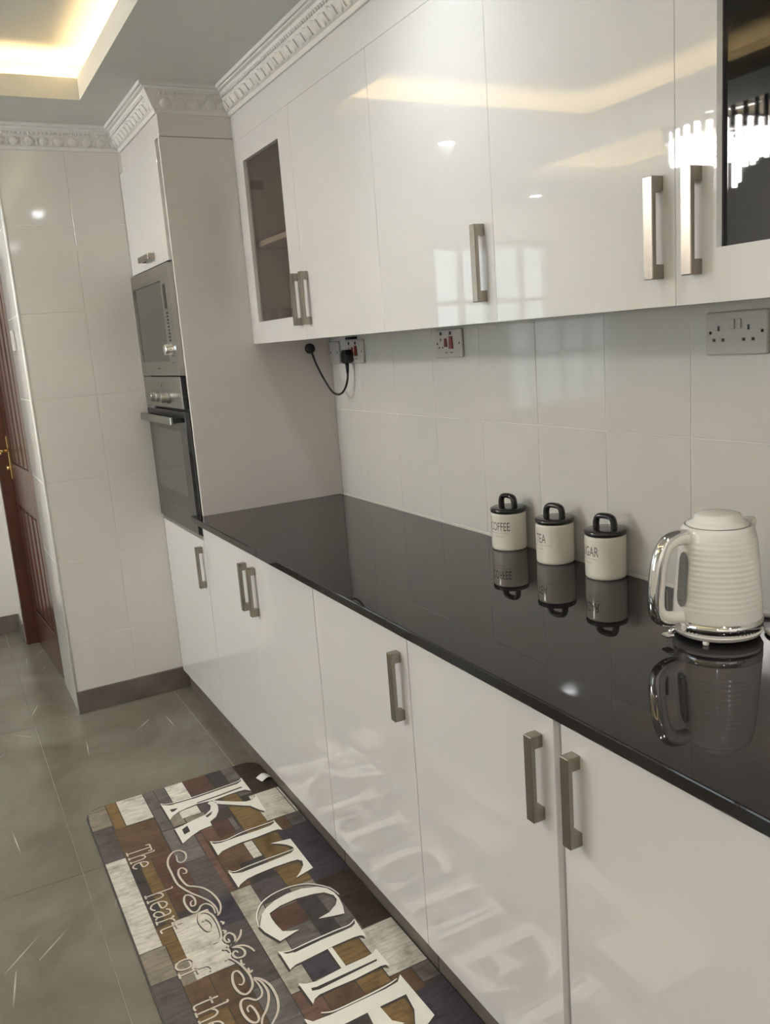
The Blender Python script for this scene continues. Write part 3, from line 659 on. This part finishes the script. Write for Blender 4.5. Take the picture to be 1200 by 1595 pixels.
# ================================================================ PRINTED MAT
MX0, MX1, MY0, MY1 = .272, 2.10, -1.194, -.578
mt = thing('kitchen_mat', 'printed kitchen mat of painted wood blocks with large cream lettering', 'mat', ((MX0+MX1)/2, (MY0+MY1)/2, 0))
OFF = Vector((-(MX0+MX1)/2, -(MY0+MY1)/2, 0))
def rrect(x0, x1, y0, y1, r, n=8):
    out = []
    for cx_, cy_, a0 in ((x1-r, y1-r, 0), (x0+r, y1-r, 90), (x0+r, y0+r, 180), (x1-r, y0+r, 270)):
        out += [(cx_+r*math.cos(R(a0+90*k/n)), cy_+r*math.sin(R(a0+90*k/n))) for k in range(n+1)]
    return out
MB().prism(rrect(MX0, MX1, MY0, MY1, .055), 0, .0105, Matrix.Translation(OFF), bev=.003).build('backing', M_MATEDGE, mt)
WH, TAN, OCH, BRN, DBR, RED, DRK, GRY, PUR, MAU, CRM, PNK = (.62, .59, .52), (.23, .20, .155), (.17, .11, .045), (.115, .070, .040), (.040, .026, .018), (.105, .055, .040), (.050, .044, .040), (.135, .125, .115), (.052, .046, .058), (.090, .076, .074), (.36, .33, .275), (.145, .085, .062)
BL = [  # x0, x1, y0, y1 (mm), colour
 (272,300,-1194,-1126,TAN),(300,425,-1194,-1126,TAN),(425,525,-1194,-1131,MAU),(525,635,-1194,-1131,MAU),(635,1100,-1194,-1129,WH),(1100,1228,-1194,-1124,TAN),(1228,1420,-1194,-1124,MAU),(1420,1900,-1194,-1129,WH),(1900,2100,-1194,-1126,TAN),
 (272,460,-1126,-1090,OCH),(272,454,-1090,-998,WH),(272,556,-998,-960,GRY),(272,400,-960,-922,GRY),(400,553,-960,-916,TAN),(272,520,-922,-856,WH),(272,392,-856,-772,RED),(272,382,-772,-716,DRK),(272,378,-716,-670,GRY),(272,366,-670,-578,DBR),(366,512,-672,-578,DBR),
 (460,560,-1131,-1000,BRN),(560,690,-1131,-1002,BRN),(690,800,-1131,-1102,DRK),(690,1018,-1102,-1064,OCH),(690,865,-1064,-982,RED),(865,990,-1064,-985,RED),(560,770,-1000,-915,GRY),(770,990,-985,-912,MAU),(690,770,-1000,-985,BRN),
 (392,536,-856,-772,MAU),(520,604,-916,-850,TAN),(604,700,-850,-796,RED),(604,690,-796,-778,GRY),(640,984,-914,-892,PNK),(700,873,-892,-799,BRN),(873,985,-892,-845,BRN),(604,720,-892,-850,PNK),(392,540,-772,-716,OCH),(382,500,-716,-672,GRY),
 (540,773,-772,-690,OCH),(773,870,-800,-770,WH),(690,773,-800,-772,MAU),(512,700,-692,-590,WH),(512,700,-590,-578,WH),(700,779,-692,-634,BRN),(700,772,-634,-578,GRY),(773,963,-770,-688,OCH),(779,1075,-688,-578,PUR),(870,985,-845,-765,DRK),(963,1062,-765,-690,OCH),(985,1090,-860,-765,MAU),
 (985,1443,-912,-850,CRM),(990,1115,-985,-912,PUR),(1115,1375,-985,-912,MAU),(1375,1640,-985,-912,GRY),(1018,1270,-1090,-985,WH),(1018,1100,-1131,-1090,OCH),(1100,1180,-1124,-1082,OCH),(1180,1275,-1124,-1075,TAN),
 (1270,1390,-1124,-1060,BRN),(1270,1390,-1060,-985,BRN),(1390,1540,-1124,-1050,OCH),(1390,1560,-1050,-985,BRN),(1540,1700,-1131,-985,TAN),
 (1090,1132,-850,-765,TAN),(1132,1222,-850,-766,RED),(1062,1120,-765,-690,TAN),(1120,1296,-766,-712,DRK),(1222,1298,-850,-766,GRY),(1075,1180,-688,-578,DBR),(1180,1330,-664,-578,DBR),(1120,1332,-712,-662,GRY),(1296,1340,-850,-712,DRK),
 (1332,1520,-690,-578,WH),(1340,1428,-764,-690,OCH),(1340,1430,-850,-772,PUR),(1430,1482,-846,-764,TAN),(1428,1536,-764,-690,OCH),(1443,1800,-912,-850,PNK),(1482,1540,-850,-764,BRN),(1520,1594,-690,-630,BRN),(1520,1580,-630,-578,GRY),(1594,1900,-690,-578,PUR),(1536,1760,-772,-690,OCH),(1540,1640,-850,-772,DRK),(1640,1900,-850,-772,MAU),(1760,2100,-772,-690,BRN),(1900,2100,-690,-578,DBR),(1800,2100,-912,-850,CRM),(1640,2100,-985,-912,PUR),(1700,1900,-1131,-985,WH),(1900,2100,-1126,-985,BRN),(1900,2100,-850,-772,OCH)]
pb = bmesh.new(); lay = pb.loops.layers.float_color.new('Col')
def inside(x, y, r=.05, e=.004):
    x0, x1, y0, y1 = MX0+e, MX1-e, MY0+e, MY1-e; x = min(max(x, x0), x1); y = min(max(y, y0), y1)
    for cx_, cy_, sx, sy in ((x0+r, y0+r, -1, -1), (x0+r, y1-r, -1, 1), (x1-r, y0+r, 1, -1), (x1-r, y1-r, 1, 1)):
        if (x-cx_)*sx > 0 and (y-cy_)*sy > 0:
            d = Vector((x-cx_, y-cy_)); q = max(d.length, 1e-6)
            if q > r: d *= r/q; x, y = cx_+d.x, cy_+d.y
    return x, y
for n, (a, b, c, d, colr) in enumerate(BL):
    g = 1.5; j = random.uniform(.88, 1.12); z = .01062+.00002*(n % 4)
    nx = max(1, int((b-a)/45)); ny = max(1, int((d-c)/45)); grid = {}
    for i in range(nx+1):
        for k in range(ny+1):
            x, y = inside((a+g+(b-a-2*g)*i/nx)/1000, (c+g+(d-c-2*g)*k/ny)/1000)
            grid[i, k] = pb.verts.new((x+OFF.x, y+OFF.y, z))
    for i in range(nx):
        for k in range(ny):
            f = pb.faces.new((grid[i, k], grid[i+1, k], grid[i+1, k+1], grid[i, k+1]))
            for lo in f.loops: lo[lay] = (*[q*j for q in colr], 1)
bmesh.ops.dissolve_degenerate(pb, dist=1e-5, edges=pb.edges[:])
me = bpy.data.meshes.new('block_print'); pb.to_mesh(me); pb.free(); me.materials.append(M_PRINT); inst('block_print', me, mt)
LETTERS={
'K':[[(381,-960),(503,-958),(485,-944),(470,-921),(462,-893),(457,-854),(468,-798),(462,-743),(461,-708),(464,-686),(483,-670),(375,-669),(397,-677),(409,-694),(411,-765),(416,-843),(417,-906),(412,-934),(394,-956)],[(463,-804),(480,-787),(521,-739),(542,-709),(544,-686),(529,-672),(513,-665),(640,-674),(620,-688),(577,-706),(552,-735),(495,-799)],[(482,-795),(513,-798),(544,-806),(575,-824),(592,-849),(617,-851),(622,-892),(639,-924),(664,-959),(567,-959),(561,-931),(552,-900),(541,-850),(521,-827),(495,-818),(476,-823),(466,-812)]],
'Kdark':[[(448,-852),(444,-775),(436,-690),(444,-688),(452,-778),(454,-852)],[(437,-942),(444,-916),(457,-930),(458,-941)],[(584,-940),(570,-919),(609,-920),(618,-941)],[(549,-852),(533,-823),(552,-834),(562,-850)]],
'I':[[(706,-672),(775,-669),(765,-680),(763,-697),(767,-752),(766,-804),(770,-837),(777,-867),(791,-885),(703,-884),(725,-877),(731,-855),(730,-803),(732,-732),(730,-692),(722,-677)]],
'T':[[(825,-728),(836,-667),(1015,-668),(1031,-728),(1011,-706),(986,-687),(965,-681),(951,-691),(948,-710),(946,-764),(949,-818),(954,-849),(967,-873),(979,-884),(887,-885),(906,-875),(916,-852),(914,-799),(911,-730),(908,-694),(896,-678),(881,-678),(860,-689),(844,-704)]],
'C':[[(1241,-806),(1255,-865),(1201,-886),(1173,-891),(1150,-880),(1127,-868),(1108,-848),(1092,-817),(1084,-779),(1086,-734),(1104,-693),(1124,-675),(1152,-665),(1182,-663),(1219,-669),(1250,-679),(1243,-708),(1230,-747),(1223,-711),(1204,-683),(1185,-671),(1164,-671),(1138,-688),(1127,-716),(1119,-764),(1122,-813),(1135,-849),(1156,-852),(1185,-851),(1222,-846),(1234,-827)]],
'H':[[(1284,-666),(1363,-671),(1351,-682),(1348,-699),(1348,-756),(1355,-842),(1356,-863),(1361,-876),(1365,-882),(1285,-883),(1308,-869),(1315,-848),(1310,-769),(1311,-709),(1310,-686),(1303,-674)],[(1350,-774),(1350,-762),(1430,-761),(1429,-774)],[(1416,-671),(1488,-670),(1479,-679),(1477,-690),(1481,-762),(1479,-818),(1479,-854),(1485,-869),(1498,-879),(1418,-883),(1429,-868),(1436,-843),(1429,-766),(1429,-706),(1426,-684)]],
'Hdark':[[(1449,-863),(1453,-850),(1450,-687),(1456,-688),(1464,-847),(1459,-864)]],
}
STROKES={
'thin':[[(380,-959),(394,-945),(402,-913),(405,-858),(401,-777),(396,-706),(391,-682),(377,-670)],[(703,-884),(717,-868),(724,-836),(713,-779),(712,-703),(712,-681),(707,-670)],[(884,-883),(900,-867),(897,-826),(895,-758),(895,-696),(893,-677)],[(1172,-893),(1136,-886),(1104,-871),(1077,-846),(1061,-805),(1060,-756),(1075,-713),(1104,-683),(1135,-664),(1170,-657)],[(1294,-878),(1302,-855),(1300,-810),(1298,-733),(1299,-690),(1287,-668)],[(1532,-874),(1543,-848),(1544,-793),(1543,-736),(1540,-700),(1535,-677)]],
'swirl':[[(716,-993),(747,-998),(762,-989),(750,-973),(720,-967),(696,-978),(693,-997),(715,-1017),(750,-1028),(794,-1029),(852,-1029),(884,-1022),(922,-1007),(959,-987),(992,-972),(1029,-965),(1064,-969)],[(819,-1002),(822,-992),(809,-988),(792,-994),(792,-1005),(814,-1013),(843,-1013),(883,-1006),(900,-989),(922,-970),(958,-956),(1001,-950),(1032,-953),(1057,-964),(1062,-973)],[(960,-1011),(965,-1019),(982,-1021),(983,-1011),(958,-1005),(934,-1011),(927,-1024),(950,-1033),(983,-1033),(1010,-1026),(1013,-1012),(996,-998),(996,-983),(1020,-972),(1051,-974)],[(1063,-1012),(1059,-1002),(1083,-994),(1105,-999),(1110,-1011),(1087,-1019),(1055,-1021),(1029,-1012),(1029,-996),(1050,-984),(1087,-981),(1126,-984),(1151,-990),(1163,-1001),(1165,-1013)],[(1091,-973),(1101,-967),(1106,-972)],[(1129,-979),(1138,-973),(1143,-980)],[(1169,-977),(1182,-977),(1179,-984),(1164,-986),(1150,-977),(1150,-966),(1167,-959),(1188,-964),(1199,-976),(1204,-986)],[(1153,-936),(1172,-944),(1187,-957),(1197,-975),(1204,-986)],[(1253,-934),(1233,-939),(1217,-950),(1209,-965),(1206,-984)],[(1234,-971),(1224,-975),(1228,-983),(1239,-985),(1251,-979),(1254,-964),(1243,-956),(1227,-957),(1214,-966),(1206,-984)],[(1201,-1001),(1191,-988),(1205,-985)],[(1219,-988),(1206,-990),(1202,-1000)],[(1262,-974),(1280,-977),(1283,-970)],[(1300,-968),(1317,-969),(1313,-961)],[(1243,-1007),(1242,-996),(1267,-984),(1299,-976),(1331,-973),(1358,-977),(1375,-988),(1381,-1002),(1367,-1013),(1340,-1017),(1313,-1013),(1296,-1005),(1296,-994),(1316,-989),(1336,-991),(1346,-1000),(1340,-1006)],[(1344,-969),(1370,-965),(1393,-966),(1408,-974),(1411,-988),(1396,-1002),(1394,-1016),(1410,-1025),(1439,-1027),(1466,-1021),(1477,-1010),(1468,-1001),(1442,-1000),(1421,-1005),(1425,-1014),(1438,-1015)],[(1342,-968),(1362,-957),(1397,-954),(1425,-961),(1453,-977),(1472,-994),(1493,-1003)],[(1339,-968),(1354,-954),(1384,-943),(1422,-942),(1453,-948),(1479,-961),(1504,-985)]],
}
# big letters, mm in plan; the two last letters follow the same hand outside the frame
LETTERS['E'] = [[(1527,-664),(1679,-660),(1700,-700),(1716,-742),(1690,-716),(1640,-690),(1590,-683),(1590,-752),(1640,-748),(1662,-728),(1664,-812),(1640,-790),(1590,-784),(1592,-880),(1650,-876),(1700,-850),(1732,-808),(1716,-912),(1527,-914),(1545,-900),(1549,-860),(1549,-716),(1545,-680)]]
LETTERS['N'] = [[(1765,-664),(1835,-664),(1960,-840),(1960,-690),(1940,-664),(2020,-664),(2000,-690),(2000,-914),(1985,-914),(1822,-720),(1822,-890),(1840,-914),(1765,-914),(1785,-890),(1785,-690)]]
STROKES['thin'].append([(1757,-912),(1771,-885),(1773,-790),(1771,-695),(1757,-668)])
def flat_polys(name, polys, z, mat, curve=0):
    b = bmesh.new()
    for p in polys:
        p = [Vector((x/1000+OFF.x, y/1000+OFF.y, z)) for x, y in p]
        vs = [b.verts.new(q) for q in p]
        for tri in tessellate_polygon([p]):
            try: b.faces.new([vs[i] for i in tri])
            except ValueError: pass
    for f in b.faces:
        f.normal_update()
        if f.normal.z < 0: f.normal_flip()
    me = bpy.data.meshes.new(name); b.to_mesh(me); b.free(); me.materials.append(mat); return inst(name, me, mt)
for k in 'KITCHEN':
    src = LETTERS[k]
    flat_polys('letter_shadow', [[(x+7, y-6) for x, y in p] for p in src], .01072, M_SHADE)
    flat_polys('letter', src, .01080, M_LETTER)
for k in ('Kdark', 'Hdark'): flat_polys('letter_inline', LETTERS[k], .01086, M_SHADE)
def strokes(name, lines, w_, z, mat, n=5, sh=None):
    b = bmesh.new()
    for ln in lines:
        p = smooth_line([(x/1000+OFF.x, y/1000+OFF.y) for x, y in ln], n); k = len(p)
        ribbon(b, p, [w_*(.45+.55*math.sin(math.pi*(i+.6)/(k+.2))**.5) for i in range(k)], z)
    for f in b.faces:
        f.normal_update()
        if f.normal.z < 0: f.normal_flip()
    me = bpy.data.meshes.new(name); b.to_mesh(me); b.free(); me.materials.append(mat); return inst(name, me, mt)
for l in STROKES['thin']:
    strokes('letter_shadow', [[(x+5, y-1) for x, y in l]], .0065, .01070, M_SHADE)
    strokes('letter_outline', [l], .0045, .01082, M_LETTER)
for l in STROKES['swirl']:
    strokes('scroll_shadow', [[(x+3, y-3) for x, y in l]], .0062, .01072, M_SHADE)
    strokes('scroll', [l], .0062, .01080, M_SCRIPT)
# the script line in a thin serif hand: strokes per letter on a 100-unit x-height 62 grid
GL = {'T': [[(22,0),(22,100)],[(8,0),(36,0)],[(0,98),(44,98)],[(0,98),(0,82)],[(44,98),(44,82)]],
 'h': [[(8,0),(8,105)],[(0,0),(18,0)],[(0,104),(8,105)],[(8,45),(16,58),(28,62),(36,52),(38,36),(38,0)],[(30,0),(46,0)]],
 'e': [[(2,34),(36,38),(34,54),(22,62),(8,54),(2,34),(4,14),(16,2),(28,4),(37,14)]],
 'a': [[(4,50),(12,61),(26,60),(32,48),(32,10),(40,1)],[(32,36),(14,32),(3,18),(8,4),(20,3),(32,16)]],
 'r': [[(8,0),(8,60),(0,60)],[(0,0),(18,0)],[(8,44),(16,58),(28,61)]],
 't': [[(10,84),(10,14),(16,2),(28,4)],[(0,60),(26,60)]],
 'o': [[(20,62),(6,52),(1,31),(6,9),(20,0),(34,9),(39,31),(34,52),(20,62)]],
 'f': [[(10,0),(10,82),(16,100),(30,104),(36,96)],[(0,60),(28,60)],[(0,0),(20,0)]],
 'm': [[(8,0),(8,60),(0,60)],[(0,0),(18,0)],[(8,45),(18,60),(28,58),(32,46),(32,0)],[(32,45),(42,60),(52,58),(56,46),(56,0)],[(24,0),(40,0)],[(48,0),(64,0)]]}
ADV = {'T': 50, 'h': 52, 'e': 44, 'a': 46, 'r': 36, 't': 34, 'o': 46, 'f': 40, 'm': 70}
lines = []
for word, x0, ks in (('The', 605, .80), ('heart', 862, .92), ('of', 1180, .95), ('the', 1340, .92), ('home', 1510, .92)):
    x = x0
    for c_ in word:
        lines.append([[(x+px*ks, -1122+py*.735) for px, py in st] for st in GL[c_]])
        x += ADV[c_]*ks
def script(name, lets, dx, dy, w_, z, mat):
    b = bmesh.new()
    for ln in lets:
        p = smooth_line([((x+dx)/1000+OFF.x, (y+dy)/1000+OFF.y) for x, y in ln], 5) if len(ln) > 2 else [Vector(((x+dx)/1000+OFF.x, (y+dy)/1000+OFF.y)) for x, y in ln]
        ribbon(b, p, w_, z)
    for f in b.faces:
        f.normal_update()
        if f.normal.z < 0: f.normal_flip()
    me = bpy.data.meshes.new(name); b.to_mesh(me); b.free(); me.materials.append(mat); return inst(name, me, mt)
for lt in lines:
    script('script_shadow', lt, 2.5, -2.5, .0052, .01073, M_SHADE)
    script('script_letter', lt, 0, 0, .0050, .01081, M_SCRIPT)
tg = MB(); prev = None
for k in range(13):
    u = k/12; x_ = u; q = Vector((.425+.0*u+OFF.x, -.622+.056*u+OFF.y, .0112+.013*math.sin(u*math.pi*1.25)*u**.3)); cur = [tg.bm.verts.new(q+Vector((dx, dx*.25, 0))) for dx in (-.016, .022)]
    if prev: tg.bm.faces.new((prev[0], prev[1], cur[1], cur[0]))
    prev = cur
tgo = tg.build('care_tag', plain('white_cloth_label', (.7, .69, .66), .6, var=.04), mt); sm = tgo.modifiers.new('thick', 'SOLIDIFY'); sm.thickness = .0008
